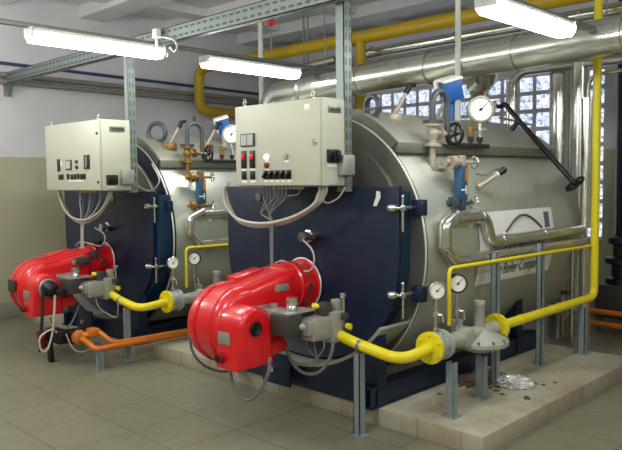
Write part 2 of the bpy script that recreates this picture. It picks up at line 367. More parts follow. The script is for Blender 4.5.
# ------------------------------------------------------------------ boilers
BX, BZ, BR = -3.79, 1.17, 1.0
def boiler(label, has_sign):
    t = thing('steam_boiler', (BX, 5.2, PZ), label, 'boiler', 'steam boilers')
    s = MB(); s.lathe((BX, 3.96, BZ), (0, 1, 0), [(.2, 0), (BR, 0), (BR, 2.50), (.98, 2.53), (.85, 2.55), (.2, 2.56)], 96)
    s.build('shell', M['steel'], t)
    MB().ring((BX, 3.92, BZ), (0, 1, 0), .80, 1.012, .045, 96).build('front_flange', M['plate' if has_sign else 'navy'], t)
    MB().torus((BX, 3.935, BZ), (0, 1, 0), 1.012, .009, 96, 6).build('flange_rim', M['rim'], t)
    # upper front plate with its light rim
    poly = arc(BX, BZ, .87, 150, 30, 30)
    MB().prism(poly, 'y', 3.90, 3.925).build('front_plate', M['plate'], t)
    if not has_sign:
      r = [V((p[0], 3.895, p[1])) for p in arc(BX, BZ, .86, 149, 31, 24)]
      MB().tube([V((BX - .70, 3.895, 1.63))] + r + [V((BX + .70, 3.895, 1.63))], .008, 0, 6).build('front_plate_rim', M['rim'], t)
    # navy front door: U-shaped plate on a round drum
    W = .915
    E2 = lambda a, b, t0, t1, n=40, e=.9: [(BX + a * math.copysign(abs(math.cos(math.radians(t))) ** e, math.cos(math.radians(t))), BZ + b * math.copysign(abs(math.sin(math.radians(t))) ** e, math.sin(math.radians(t)))) for t in [t0 + (t1 - t0) * i / n for i in range(n + 1)]]
    poly = [(BX - W, 1.635), (BX - W, BZ)] + E2(W, .84, 180, 360)[1:] + [(BX + W, 1.635)]
    d = MB().prism(poly, 'y', 3.755, 3.80, .006).build('front_door', M['navy'], t)
    poly = E2(.89 if has_sign else .985, .80, 180, 360)
    poly = [(poly[0][0], 1.6)] + poly + [(poly[-1][0], 1.6)]
    MB().prism(poly, 'y', 3.80, 3.925).build('door_drum', M['teal'], d)
    for z in (1.49, .90):
        x = BX + W + .03
        l = MB().cyl((x, 3.765, z - .16), (x, 3.765, z + .08), .009, n=10).cyl((x, 3.765, z), (x, 3.88, z), .014, n=10)
        l.ball((x, 3.765, z + .08), .012, 10).box((x, 3.77, z), (.04, .03, .04), .006)
        h = l.build('door_latch', M['chrome'], t)
        k = MB().lathe((x, 3.75, z), (-1, -.45, .02), [(.009, 0), (.012, .03), (.024, .04), (.028, .065), (.024, .09), (.01, .10)], 14)
        k.build('latch_knob', M['chrome'], h)
        MB().box((x + .045, 3.89, z), (.10, .06, .11), .01).build('latch_lug', M['navy'], t)
    for (x, z) in ((BX - .5, 1.55), (BX + .18, 1.56)):
        MB().cyl((x, 3.757, z), (x, 3.742, z), .034, n=16).build('door_bolt', M['plate'], d)
    if has_sign: MB().prism([(BX + .70, 1.50), (BX + .73, 1.50), (BX + .765, 1.56), (BX + .76, 1.60), (BX + .73, 1.605), (BX + .725, 1.56)], 'y', 3.750, 3.754).build('paper_tag', M['white'], d)
    # sight glass on the door
    g = MB().lathe((BX + .08, 3.757, 1.26), (0, -1, 0), [(.05, 0), (.05, .03), (.036, .035), (.036, .10), (.02, .10)], 20); sg = g.build('sight_glass', M['chrome'], d)
    MB().cyl((BX + .10, 3.70, 1.26), (BX + .20, 3.70, 1.25), .02, n=10).build('plug', M['black'], sg)
    # curved grey tray below the door
    TE = 326 if has_sign else 308
    poly = E2(1.03, .86, 232, TE, 40, 1) + E2(1.055, .885, TE, 232, 40, 1)
    MB().prism(poly, 'y', 3.62 if has_sign else 3.68, 3.92).build('drip_tray', M['deck'], t)
    # deck over the top
    poly = arc(BX, BZ, 1.005, 134, 46, 36) + arc(BX, BZ, 1.075, 46, 134, 36)
    MB().prism(poly, 'y', 3.975, 6.42, .004).build('top_deck', M['deck'], t)
    a0, a1 = arc(BX, BZ, 1.01, 45.5, 45.5, 1)[0], arc(BX, BZ, 1.08, 45.5, 45.5, 1)[0]
    for sgn in (1, -1):
        x0, x1 = BX + sgn * (a0[0] - BX), BX + sgn * (a1[0] - BX)
        MB().span((min(x0, x1), 3.97, a0[1] - .02), (max(x0, x1), 6.42, a1[1] + .005), .004).build('deck_edge', M['strip'], t)
    poly = arc(BX, BZ, 1.012, 134, 46, 36) + arc(BX, BZ, 1.08, 46, 134, 36)
    MB().prism(poly, 'y', 3.955, 3.975).build('deck_edge', M['strip'], t)
    # lifting eye
    ex, ey, ez = BX + .40, LY['eye'], 2.13
    ER = .078 if has_sign else .098
    MB().torus((ex, ey, ez + ER + .02), (.25, 1, 0) if has_sign else (-.6, 1, 0), ER, .023, 28, 10).box((ex, ey, ez + .0), (.12, .05, .04), .008).build('lifting_eye', M['hose'], t)
    # skid rails, cross members, saddles
    for sx in (-.62, .78):
        q = MB(); x = BX + sx
        q.span((x - .06, 3.56, PZ), (x + .06, 5.95, PZ + .015)).span((x - .06, 3.56, PZ + .135), (x + .06, 5.95, PZ + .15)).span((x - .01, 3.56, PZ), (x + .01, 5.95, PZ + .15))
        q.span((x + .035, 3.562, PZ), (x + .05, 5.95, PZ + .15))
        q.build('skid_rail', M['navy'], t)
    for y0, y1 in ((3.62, 3.72), (5.55, 5.65)):
        poly = [(BX - .66, PZ)] + [(BX - .66, .45)] + E2(1.055, .885, 232, 322, 24, 1) + [(BX + .84, PZ)]
        MB().prism(poly, 'y', y0, y1).build('saddle', M['navy'], t)
    k = MB().box((BX - .08, 3.535, .255), (.30, .02, .24), .003).build('skid_bracket', M['navy'], t)
    MB().cyl((BX - .11, 3.527, .25), (BX - .11, 3.505, .25), .024, n=10).build('bracket_bolt', M['chrome'], k)
    if has_sign:
        def on_shell(y, z, off=.004):
            dz = z - BZ; return V((BX + math.sqrt((BR + off) ** 2 - dz * dz), y, z))
        y0, y1, z0, z1 = 4.64, 5.87, .86, 1.42; s = MB(); vs = []; fs = []; N = 20
        for i in range(2):
            for j in range(N + 1): vs.append(on_shell((y0, y1)[i], z0 + (z1 - z0) * j / N, .006))
        for j in range(N): fs.append((j, N + 1 + j, N + 2 + j, j + 1))
        s._faces(vs, fs); so = s.build('company_sign', M['sign'], t)
        def text(body, size, yc, zc, sx=1, name='lettering', m='ink'):
            cu = bpy.data.curves.new('t', 'FONT'); cu.body = body; cu.size = size; cu.align_x = 'CENTER'; cu.align_y = 'CENTER'; cu.resolution_u = 3
            o = bpy.data.objects.new('t', cu); col.objects.link(o); dg = bpy.context.evaluated_depsgraph_get(); me = bpy.data.meshes.new_from_object(o.evaluated_get(dg)); bpy.data.objects.remove(o)
            bm = bmesh.new(); bm.from_mesh(me); bpy.data.meshes.remove(me)
            bmesh.ops.triangulate(bm, faces=bm.faces[:])
            for v in bm.verts: v.co = on_shell(yc + v.co.x * sx, zc + v.co.y, .010)
            mb = MB(); mb.bm.free(); mb.bm = bm; mb.build(name, M[m], so, 0)
        text('The Boiler Company', .135, 5.26, .955, .70)
        text('VAPORIM', .16, 5.36, 1.09, 1.0)
        # arch emblem and its small block
        pts = [on_shell(5.04 + .60 * i / 20, 1.255 + .12 * math.sin(PI * i / 20), .012) for i in range(21)]
        MB().sweep(pts, .010, 6).build('emblem_arch', M['ink'], so)
        q = MB()
        for yy in (5.72, 5.75, 5.78): q.cyl(on_shell(yy, 1.25, .008), on_shell(yy, 1.385, .008), .010, n=6)
        q.build('emblem_bars', M['ink'], so)
    return t
# ------------------------------------------------------------------ burner
def burner(label, variant):
    cx = -3.78
    t = thing('gas_burner', (cx, 3.0, .4), label, 'burner', 'red gas burners')
    # fan housing + hood: side profile (y,z) extruded across x
    cy, cz, r = 3.03, .70, .27
    prof = [(3.50, 1.045), (3.36, 1.03)] + arc(cy, cz, r, 80, 282, 30) + [(3.16, .50), (3.24, .71), (3.50, .745)]
    h = MB().prism(prof, 'x', cx - .19, cx + .20, .075, 5); body = h.build('fan_housing', M['red'], t, 50)
    # raised bands on the drum
    for xx in (cx - .07, cx + .10):
        pts = [V((xx, p[0], p[1])) for p in [(3.36, 1.032)] + arc(cy, cz, r + .002, 80, 250, 24)]
        MB().sweep(pts, .012, 6).build('housing_rib', M['red'], body)
    # hinge block on top
    MB().box((cx - .10, 3.26, 1.0), (.13, .26, .05), .012, Matrix.Rotation(.16, 3, 'X')).build('top_cover', M['red'], t)
    n = MB().lathe((cx, 3.46, .895), (0, 1, 0), [(.13, 0), (.172, .01), (.175, .10), (.185, .11), (.185, .15), (.178, .16), (.178, .26), (.19, .262), (.19, .285)], 40)
    n.build('burner_neck', M['red'], t)
    MB().torus((cx, 3.738, .895), (0, 1, 0), .192, .008, 40, 8).build('gasket_ring', M['rim'], t)
    MB().box((cx + .165, 3.62, .90), (.05, .07, .07), .012).build('neck_boss', M['red'], t)
    for z in (.86,): MB().cyl((cx + .17, 3.62, z + .04), (cx + .205, 3.62, z + .04), .024, n=14).build('inspection_plug', M['dgrey'], t)
    # maker's plates on the hood side
    for c, sz in (((cx + .203, 3.33, .93), (.004, .13, .05)), ((cx + .203, 3.18, .80), (.004, .17, .06)),):
        MB().box(c, sz, .001).build('rating_plate', M['alu'], t)
    # air intake casing on the camera side
    x0, x1 = cx + .15, cx + .40
    y0, y1, z0, zt = 2.785, 3.055, .472, .735
    arcp = arc((y0 + y1) / 2, zt, .135, 0, 180, 20)
    prof = [(y1 + .02, z0)] + [(a, b) for a, b in arcp] + [(y0 - .02, z0)]
    c = MB().prism(prof, 'x', x0, x1, .03, 4).build('air_intake_casing', M['red'], t, 50)
    MB().lathe((x1, 2.905, .735), (1, 0, 0), [(.045, -.005), (.05, .012), (.038, .016), (.03, .01)], 20).build('shaft_cap', M['black'], c)
    MB().cyl((x0 + .07, y0 - .018, .54), (x0 + .07, y0 - .05, .54), .034, n=18).build('damper_knob', M['dred'], c)
    MB().cyl((x0 + .07, y0 - .05, .54), (x0 + .07, y0 - .056, .54), .02, n=14).build('damper_knob_face', M['black'], c)
    MB().box((x0 + .09, y0 - .010, .67), (.12, .008, .08), .002).build('label_plate', M['alu'], c)
    MB().prism([(3.03, .60), (3.18, .63), (3.22, .58), (3.19, .53), (3.03, .52)], 'x', x0 + .08, x1 - .02, .015).build('casing_spout', M['red'], c)
    if variant:   # the far burner carries a round black servo motor
        MB().lathe((x1 + .005, 2.91, .735), (1, 0, 0), [(.09, 0), (.095, .01), (.09, .03)], 28).build('servo_ring', M['alu'], t)
        MB().lathe((x1 + .02, 2.91, .735), (1, 0, 0), [(.08, 0), (.075, .06), (.05, .09), (.02, .10)], 28).build('servo_motor', M['black'], t)
        MB().box((x1 + .09, 3.03, .70), (.09, .18, .07), .012).build('servo_box', M['black'], t)
        MB().box((cx + .22, 3.50, 1.0), (.05, .08, .08), .01).box((cx + .24, 3.36, .95), (.05, .14, .07), .012).build('ignition_box', M['dgrey'], t)
        MB().box((cx + .0, 2.74, .74), (.12, .03, .12), .005).build('rear_bracket', M['dgrey'], t)
        MB().cyl((cx + .08, 3.62, 1.07), (cx + .08, 3.62, 1.12), .05, n=16).build('scanner_cap', M['black'], t)
    # gas butterfly, actuator cube, pressure tap
    g = MB().box((cx + .30, 3.17, .77), (.16, .13, .10), .015).cyl((cx + .26, 3.20, .72), (cx + .26, 3.20, .84), .03, n=12)
    g.build('gas_butterfly', M['alu'], t)
    MB().box((cx + .485, 3.10, .745), (.17, .13, .14), .008).build('actuator_box', M['dgrey'], t)
    MB().span((cx + .42, 3.05, .817), (cx + .56, 3.30, .825)).build('mounting_plate', M['alu'], t)
    MB().lathe((cx + .49, 3.15, .824), (0, 0, 1), [(.04, 0), (.04, .035), (.036, .04), (.036, .045), (.04, .05), (.04, .09)], 20).build('pressure_tap', M['chrome'], t)
    return t
def gas_valve(label, far):
    t = thing('gas_valve_block', (-3.2, 3.34, .6), label, 'gas valve', 'gas valve blocks')
    x = -3.2; dz = .04
    b = MB().box((x, 3.33, .665 + dz), (.13, .26, .15), .012).box((x, 3.42, .66 + dz), (.17, .12, .21), .01).box((x, 3.21, .68 + dz), (.10, .08, .10), .01)
    b.cyl((x, 3.20, .68 + dz), (x - .06, 3.12, .70 + dz), .03, n=14).box((x + .03, 3.45, .79 + dz), (.05, .06, .10), .006)
    b.build('valve_body', M['alu'], t)
    MB().box((x, 3.36, .78 + dz), (.09, .07, .09), .008).build('pressure_switch_box', M['dgrey'], t)
    MB().box((x + .10, 3.46, .73 + dz), (.03, .05, .04), .004).build('cable_plug', M['dgrey'], t)
    MB().box((x + .10, 3.49, .64 + dz), (.03, .06, .05), .006).build('cable_plug', M['dgrey'], t)
    MB().cyl((x - .02, 3.34, .80 + dz), (x - .06, 3.31, .80 + dz), .02, n=12).build('sealing_cap', M['yellow'], t)
    MB().cyl((x + .10, 3.48, .66 + dz), (x + .13, 3.48, .66 + dz), .022, n=12).build('sealing_cap', M['yellow'], t)
    MB().cyl((x + .05, 3.50, .72 + dz), (x + .05, 3.50, .86 + dz), .012, n=10).box((x + .05, 3.50, .86 + dz), (.035, .035, .03), .004).build('test_nipple', M['chrome'], t)
    return t
def pipe_thing(name, label, cat, pts, r, m, fil=.08, group=None, bands=()):
    t = thing(name, V(pts[0]), label, cat, group) if bands else None
    if t is None: return tag(MB().tube(pts, r, fil, 16).build(name, M[m]), label, cat, group)
    MB().tube(pts, r, fil, 16).build('pipe', M[m], t)
    for p, ax in bands: MB().cyl(V(p) - V(ax) * .012, V(p) + V(ax) * .012, r * 1.10, n=20).build('joint_band', M[m], t)
    return t
WHO = 'near boiler'
def gas_train(far):
    w = 'far boiler' if far else 'near boiler'
    # yellow feed pipe to the burner
    t = thing('gas_pipe', (-3.2, 3.40, .6), 'short yellow gas pipe with a round bolted flange at the burner of the %s' % w, 'gas pipe', 'short yellow burner pipes')
    MB().tube([(-3.14, 3.44, .64), (-2.96, 3.42, .61), (-2.60, 3.42, .56), (-2.58, 3.70, .595)], .037, .16, 16, 10).build('pipe', M['yellow'], t)
    flange(MB(), (-2.58, 3.70, .595), (0, 1, 0), .105, .022, 6).build('pipe_flange', M['yellow'], t)
    MB().ring((-2.945, 3.42, .603), (1, 0, -.1), .036, .041, .025, 20).build('pipe_clip', M['galv'], t)
    # filter
    t = thing('gas_filter', (-2.58, 3.80, .49), 'round grey gas filter with a pale window behind the yellow flange of the %s' % w, 'gas filter', 'gas filters')
    MB().lathe((-2.58, 3.712, .595), (0, 1, 0), [(.10, 0), (.10, .02), (.085, .025), (.085, .10), (.10, .105), (.10, .13), (.05, .14), (.05, .24)], 32).build('filter_body', M['cast'], t)
    MB().ring((-2.58, 3.735, .595), (0, 1, 0), .084, .090, .07, 32).build('filter_label', pm('pale_blue_label%d' % far, '#a3b0b0', 0, .3, .5, 30), t)
    # regulator: dish body with spring tower
    t = thing('gas_regulator', (-2.58, 4.3, .42), 'grey disc-shaped gas pressure regulator with upright spring tower beside the %s' % w, 'gas regulator', 'gas regulators')
    MB().lathe((-2.58, 4.30, .44), (0, 0, 1), [(.06, .02), (.12, .04), (.19, .07), (.205, .08), (.205, .105), (.19, .12), (.11, .155), (.05, .185), (.042, .20)], 40).build('diaphragm_casing', M['cast'], t)
    MB().lathe((-2.58, 4.30, .62), (0, 0, 1), [(.04, 0), (.038, .17), (.042, .175), (.04, .20), (.03, .205)], 20).build('spring_tower', M['cast'], t)
    q = MB()
    for k in range(12):
        a = 2 * PI * k / 12; q.cyl((-2.58 + .195 * math.cos(a), 4.30 + .195 * math.sin(a), .51), (-2.58 + .195 * math.cos(a), 4.30 + .195 * math.sin(a), .57), .009, n=6)
    q.build('casing_bolts', M['galv'], t)
    MB().tube([(-2.58, 3.95, .595), (-2.58, 4.12, .595), (-2.58, 4.5, .595)], .055, 0, 18).box((-2.58, 4.10, .60), (.12, .12, .13), .02).build('inlet_body', M['cast'], t)
    MB().cyl((-2.66, 4.14, .60), (-2.66, 4.14, .70), .04, n=16).build('relief_cap', M['cast'], t)
    # gauges on the train
    gauge((-2.60, 3.80, .955), (.75, -.65, .05), .058, 'small chrome dial gauge on thin riser above the gas filter of the %s' % w, (-2.60, 3.79, .69), 'gas gauges', 'chrome')
    gauge((-2.60, 4.045, .975), (.75, -.65, .05), .066, 'black-rimmed white dial gauge with tap above the gas regulator of the %s' % w, (-2.60, 4.05, .655), 'gas gauges')
# ------------------------------------------------------------------ insulated feed pipes on the boiler flank
def feed_pipes(w, yend):
    x = -2.73
    pipe_thing('insulated_pipe', 'upper silver-clad insulated pipe with double elbow running along the %s' % w, 'pipe',
               [(x - .02, 4.27, 1.395), (x - .02, 4.66, 1.395), (x - .02, 4.74, 1.195), (x - .02, yend, 1.195)], .047, 'clad', .09, 'insulated flank pipes',
               [((x - .02, 4.9, 1.195), (0, 1, 0)), ((x - .02, 5.6, 1.195), (0, 1, 0)), ((x - .02, 4.6, 1.395), (0, 1, 0))])
    pipe_thing('insulated_pipe', 'lower silver-clad insulated pipe dropping from valve and running along the %s' % w, 'pipe',
               [(x - .02, 4.27, 1.42), (x, 4.10, 1.36), (x, 4.10, 1.20), (x, 4.22, 1.095), (x, yend, 1.085)], .045, 'clad', .03, 'insulated flank pipes',
               [((x, 4.34, 1.085), (0, 1, 0)), ((x, 4.10, 1.22), (0, 0, 1))])
    pipe_thing('gas_impulse_pipe', 'thin yellow gas line rising then running along the %s' % w, 'gas pipe',
               [(-2.60, 3.95, .70), (-2.60, 3.95, 1.085), (-2.60, yend - .1, 1.06)], .014, 'yellow', .05, 'thin yellow lines',
               [((-2.60, 4.9, 1.075), (0, 1, 0)), ((-2.60, 5.4, 1.07), (0, 1, 0))])
# ------------------------------------------------------------------ top and shoulder fittings
def fittings(w, L):
    far = w.startswith('far')
    # level probes: brass cup with slanting rod and black plug
    for i, (u, y, z) in enumerate(L['probes']):
        b0 = V((BX + u, y, z))
        t = thing('level_probe', b0, '%s slanting level probe with black plug on top of the %s' % (('front', 'rear')[i], w), 'probe', 'level probes')
        MB().lathe(b0, (0, 0, 1), [(.075, -.02), (.08, .0), (.08, .04), (.07, .055), (.035, .06)], 24).build('cup', M['brass' if far else 'pink'], t)
        d = V((.09, .10, .28)); MB().cyl(b0 + V((0, 0, .03)), b0 + d * .8, .019, .015, 12).build('rod', M['pink'], t)
        MB().cyl(b0 + d * .78, b0 + d * 1.02, .023, n=12).cyl(b0 + d, b0 + d + V((.04, .03, .0)), .015, n=8).build('plug', M['black'], t)
    # stop valve with siphon
    x, y = BX + .80, L['vy']; z0 = 1.77
    t = thing('stop_valve', (x, y, z0), 'flanged angle stop valve with black handwheel at front shoulder of the %s' % w, 'valve', 'stop valves')
    v = MB().cyl((x, y, z0 - .02), (x, y, z0 + .18), .024, n=12).lathe((x, y, z0 + .15), (0, 0, 1), [(.065, 0), (.065, .02), (.03, .03), (.028, .05), (.042, .08), (.044, .11), (.03, .14), (.065, .15), (.065, .17)], 20)
    v.cyl((x, y, z0 + .25), (x, y + .16, z0 + .25), .03, .022, 12).lathe((x, y + .08, z0 + .25), (0, 1, 0), [(.045, 0), (.045, .02)], 16)
    v.cyl((x - .12, y, z0), (x + .03, y, z0), .028, n=14).cyl((x, y, z0), (x + .03, y + .10, z0 - .01), .02, n=10)
    v.build('valve_body', M['brass' if far else 'pink'], t)
    MB().cyl((x, y + .15, z0 + .25), (x + .02, y + .26, z0 + .25), .012, n=8).build('stem', M['chrome'], t)
    handwheel(t, (x + .02, y + .26, z0 + .25), (.15, 1, 0), .08)
    t = thing('siphon_pipe', (x, y, z0 + .33), 'blue-grey inverted-U siphon pipe above the stop valve of the %s' % w, 'pipe', 'siphon pipes')
    zt = z0 + .56; y2 = y + .19
    pts = [V((x, y, z0 + .33)), V((x, y, zt - .095))] + [V((x, y + .095 - .095 * math.cos(a * PI / 10), zt - .095 + .095 * math.sin(a * PI / 10))) for a in range(1, 10)] + [V((x, y2, zt - .095)), V((x, y2, z0 + .26))]
    MB().sweep(pts, .023, 12).build('bend', M['hose'], t)
    MB().cyl((x, y, z0 + .322), (x, y, z0 + .342), .075, n=20).build('flange', M['hose'], t)
    MB().cyl((x, y + .095, zt), (x, y + .095, zt + .05), .012, n=8).cyl((x, y + .095, zt + .04), (x, y + .095, zt + .065), .017, n=8).build('vent_plug', M['black'], t)
    MB().tube([(x, y2, z0 + .27), (x, y2 + .02, z0 + .18), (x, y2 + .12, z0 + .17), (x, L['gy'] + .12, z0 + .17)], .02, .06, 12).build('manifold', M['rubber'], t)
    # two gauge cocks on the manifold
    gy = L['gy']
    for i, yy in enumerate((gy - .14, gy)):
        c = thing('gauge_cock', (x, yy, z0 + .17), '%s small gauge cock on black manifold of the %s' % (('first', 'second')[i], w), 'valve', 'gauge cocks')
        MB().cyl((x, yy, z0 + .175), (x, yy, z0 + .33), .012, n=8).cyl((x, yy, z0 + .20), (x, yy, z0 + .24), .024, n=8).build('cock_body', M['black'], c)
        MB().cyl((x, yy, z0 + .24), (x, yy, z0 + .32), .02, n=8).cyl((x, yy, z0 + .30), (x + .06, yy, z0 + .30), .011, n=8).build('cock_stem', M['chrome' if i else 'brass'], c)
    gauge((x, gy, z0 + .46), (.72, -.69, .02), L['gr'], 'large white dial pressure gauge on brass foot on top of the %s' % w, (x, gy, z0 + .33), 'large pressure gauges', 'alu', False)
    # pressure switch: blue and white tilted head
    bx, by, bz = L['sw']
    t = thing('pressure_switch', (bx, by, bz - .25), 'tilted blue and white pressure controller on stalk above the %s' % w, 'pressure controller', 'pressure controllers')
    Rm = Matrix.Rotation(.35, 3, 'X') @ Matrix.Rotation(-.6, 3, 'Z')
    MB().box((bx, by, bz), (.20, .15, .17), .012, Rm).build('head', M['blue'], t)
    MB().box(V((bx, by, bz)) + Rm @ V((-.07, -.01, .005)), (.065, .157, .155), .006, Rm).box(V((bx, by, bz)) + Rm @ V((.02, -.0, .088)), (.21, .16, .018), .004, Rm).box(V((bx, by, bz)) + Rm @ V((.055, -.072, -.03)), (.07, .02, .07), .003, Rm).build('cover_plate', M['white'], t)
    MB().cyl(V((bx, by, bz)) + Rm @ V((0, -.02, -.09)), V((bx, by, bz)) + Rm @ V((0, -.02, -.06)), .035, n=12).build('dial_knob', M['redp'], t)
    MB().cyl((bx, by + .02, bz - .25), (bx, by + .02, bz - .08), .03, .035, 12).build('stalk', M['blue' if not far else 'pink'], t)
    # water level column
    x, y = L['col']; zb, zt = L['cz']
    t = thing('water_level_gauge', (x, y, zb), 'tall blue water level column with cocks on the flank of the %s' % w, 'level gauge', 'water level gauges')
    MB().box((x, y, (zb + zt) / 2), (.07, .09, zt - zb - .16), .01).build('column', M['colblue'], t)
    MB().box((x + .037, y + .02, (zb + zt) / 2 + .06), (.006, .03, .10)).build('level_card', M['orange'], t)
    MB().box((x + .037, y - .01, (zb + zt) / 2 - .05), (.006, .07, .012)).box((x + .037, y + .015, (zb + zt) / 2 - .05), (.006, .012, .06)).build('level_mark', M['white'], t)
    for z, nm in ((zt - .06, 'upper_cock'), (zb + .06, 'lower_cock')):
        k = MB().box((x, y, z), (.06, .06, .11), .012).cyl((x - .03, y - .16, z), (x, y, z), .026, n=12).lathe((x - .01, y - .10, z), (.1, 1, 0), [(.05, -.025), (.05, .025)], 16).cyl((x - .16, y, z), (x, y, z), .024, n=12).cyl((x, y, z), (x + .02, y + .12, z), .016, n=10)
        o = k.build(nm, M['brass' if far else ('pink' if nm[0] == 'u' else 'hose')], t)
        handwheel(o, (x + .03, y + .13, z), (.3, 1, 0), .045, 'cock_wheel', 'chrome')
    MB().cyl((x - .02, y, zb), (x - .02, y - .03, zb - .10), .025, n=10).cyl((x, y + .03, zb - .05), (x + .03, y + .10, zb - .10), .035, n=12).build('drain_tail', M['chrome'], t)
LYN = dict(eye=4.11)
LY = LYN
boiler('silver steel boiler with navy front door and white company sign on its flank', True)
burner('bright red gas burner on the navy door of the near boiler, flat-faced casing', False)
gas_valve('grey gas valve block with yellow caps at the end of the near yellow pipe', False)
gas_train(False)
feed_pipes('near boiler', 6.34)
fittings('near boiler', dict(probes=[(.40, 4.36, 2.13), (.25, 5.15, 2.16)], vy=4.32, gy=4.98, gr=.108, sw=(-3.20, 4.86, 2.40), col=(-2.83, 4.45), cz=(1.44, 1.86)))
OFF = V((-3.0, 0, -.05)); LY = dict(eye=4.17)
boiler('silver steel boiler with round navy front standing beside the beige wall', False)
burner('dim red gas burner with round black servo motor on the far boiler', True)
gas_valve('grey gas valve block with yellow caps at the end of the far yellow pipe', True)
gas_train(True)
feed_pipes('far boiler', 6.0)
fittings('far boiler', dict(probes=[(.55, 4.22, 2.075), (.55, 4.70, 2.075)], vy=4.27, gy=4.86, gr=.105, sw=(BX + .45, 5.02, 2.36), col=(-2.83, 4.31), cz=(1.42, 1.83)))
OFF = V((0, 0, 0))
# ------------------------------------------------------------------ control boxes
def eye_bolt(t, p): MB().torus(V(p) + V((0, 0, .03)), (.3, 1, 0), .022, .007, 16, 6).cyl(p, V(p) + V((0, 0, .012)), .014, n=8).build('eye_bolt', M['chrome'], t)
def control_box(x0, x1, y0, y1, z0, z1, label, far):
    t = thing('control_cabinet', ((x0 + x1) / 2, (y0 + y1) / 2, z0), label, 'control cabinet', 'control cabinets')
    MB().span((x0, y0 + .025, z0), (x1, y1, z1), .006).build('cabinet', M['cream'], t)
    d = MB().span((x0 + .004, y0, z0 + .004), (x1 - .004, y0 + .022, z1 - .004), .005).build('door', M['cream'], t)
    W, Hh = x1 - x0, z1 - z0; y = y0
    P = lambda u, v: (x0 + W * u, y, z1 - Hh * v)
    def bx(name, u, v, w, h, m, dpt=.012, parent=d): return MB().box((x0 + W * u, y - dpt / 2 + .002, z1 - Hh * v), (w, dpt, h), .002).build(name, M[m], parent)
    if not far:
        o = bx('ammeter', .17, .43, .155, .095, 'dgrey', .014)
        for k in (-1, 1): MB().box((x0 + W * .17 + k * .035, y - .013, z1 - Hh * .43), (.062, .004, .078)).build('meter_face', M['glass'], o)
        for u in (.115, .225):
            o = bx('rocker_switch', u, .67, .055, .13, 'black'); MB().box((x0 + W * u, y - .013, z1 - Hh * .64), (.036, .012, .04), .004).build('switch_lamp', M['redp'], o)
            bx('switch_label', u, .80, .055, .02, 'white', .004); bx('pilot_switch', u, .865, .05, .065, 'black'); bx('switch_label', u, .945, .06, .02, 'white', .004)
        for u, v, m in ((.405, .65, 'ambl'), (.405, .75, 'dred')):
            MB().lathe(P(u, v), (0, -1, 0), [(.022, 0), (.022, .008), (.018, .02), (.006, .022)], 16).build('indicator_lamp', M[m], d); bx('switch_label', u, v + .055, .04, .014, 'white', .004)
        MB().lathe(P(.635, .65), (0, -1, 0), [(.02, 0), (.02, .02)], 16).build('push_button', M['alu'], d); bx('switch_label', .635, .71, .04, .014, 'white', .004)
        for k in range(5):
            u = .39 + .068 * k; o = bx('selector_switch', u, .865, .045, .065, 'black'); MB().box((x0 + W * u, y - .02, z1 - Hh * .865), (.016, .02, .05), .003, Matrix.Rotation(.7, 3, 'Y')).build('lever', M['black'], o); bx('switch_label', u, .94, .045, .018, 'white', .004)
        MB().lathe(P(.955, .50), (0, -1, 0), [(.022, 0), (.02, .015)], 14).build('door_lock', M['chrome'], d)
        bx('warning_tag', .87, .10, .05, .04, 'white', .004)
    else:
        bx('rocker_switch', .265, .62, .05, .12, 'black'); bx('switch_label', .305, .60, .02, .05, 'white', .004)
        o = bx('ammeter', .46, .62, .11, .095, 'dgrey', .014); MB().box((x0 + W * .46, y - .013, z1 - Hh * .62), (.085, .004, .075)).build('meter_face', M['glass'], o)
        for v, m in ((.58, 'dgrey'), (.66, 'black')): MB().lathe(P(.61, v), (0, -1, 0), [(.018, 0), (.018, .01), (.012, .02)], 14).build('indicator_lamp', M[m], d)
        o = bx('rocker_switch', .79, .59, .10, .13, 'black'); MB().box((x0 + W * .79, y - .013, z1 - Hh * .59), (.02, .006, .10)).build('switch_label', M['alu'], o)
        for k, u in enumerate((.28, .33, .44, .51, .57, .63, .69, .74)): bx('selector_switch', u, .80 - .004 * (k % 3), .035 if k % 2 else .045, .05, 'black')
        bx('switch_label', .58, .86, .3, .014, 'white', .004)
        for v in (.2, .88): MB().lathe(P(.975, v), (0, -1, 0), [(.012, 0), (.012, .01)], 10).build('door_lock', M['black'], d)
    # side face
    s = x1; Ds = y1 - y0
    MB().box((s + .004, y0 + Ds * .58, z1 - Hh * .13), (.008, Ds * .5, .045), .003).build('carry_slot', M['galv'], t)
    MB().box((s + .006, y0 + Ds * .58, z1 - Hh * .13), (.008, Ds * .40, .020), .001).build('slot_opening', M['dgrey'], t)
    yy = y0 + Ds * (.48 if not far else .36); zz = z1 - Hh * (.66 if not far else .85)
    o = MB().box((s + .012, yy, zz), (.024, .11, .09), .006).build('main_switch', M['black'], t)
    MB().cyl((s + .02, yy, zz), (s + .05, yy, zz), .032, n=16).box((s + .055, yy + .01, zz), (.02, .03, .07), .004).build('switch_handle', M['black'], o)
    MB().box((s + .002, yy, zz - .065), (.004, .09, .022)).build('switch_label', M['white'], t)
    if not far: MB().box((s + .002, yy + .01, zz - .15), (.004, .08, .09)).build('rating_plate', M['glass'], t)
    j = (s + .03, y1 + (-.02 if not far else -.06), z0 + (.14 if not far else .12))
    MB().box(j, (.06, .12, .14), .008).build('junction_box', M['alu'], t)
    for k in range(8): MB().cyl((x0 + W * (.38 + .045 * k), y0 + Ds * .4, z0), (x0 + W * (.38 + .045 * k), y0 + Ds * .4, z0 - .025), .014, n=8).build('cable_gland', M['cable'], t)
    eye_bolt(t, (x0 + .06, y0 + .05, z1)); eye_bolt(t, (x1 - .10, y0 + .05, z1))
    return t
B2 = (-4.15, -3.262, 3.40, 3.655, 1.645, 2.243)
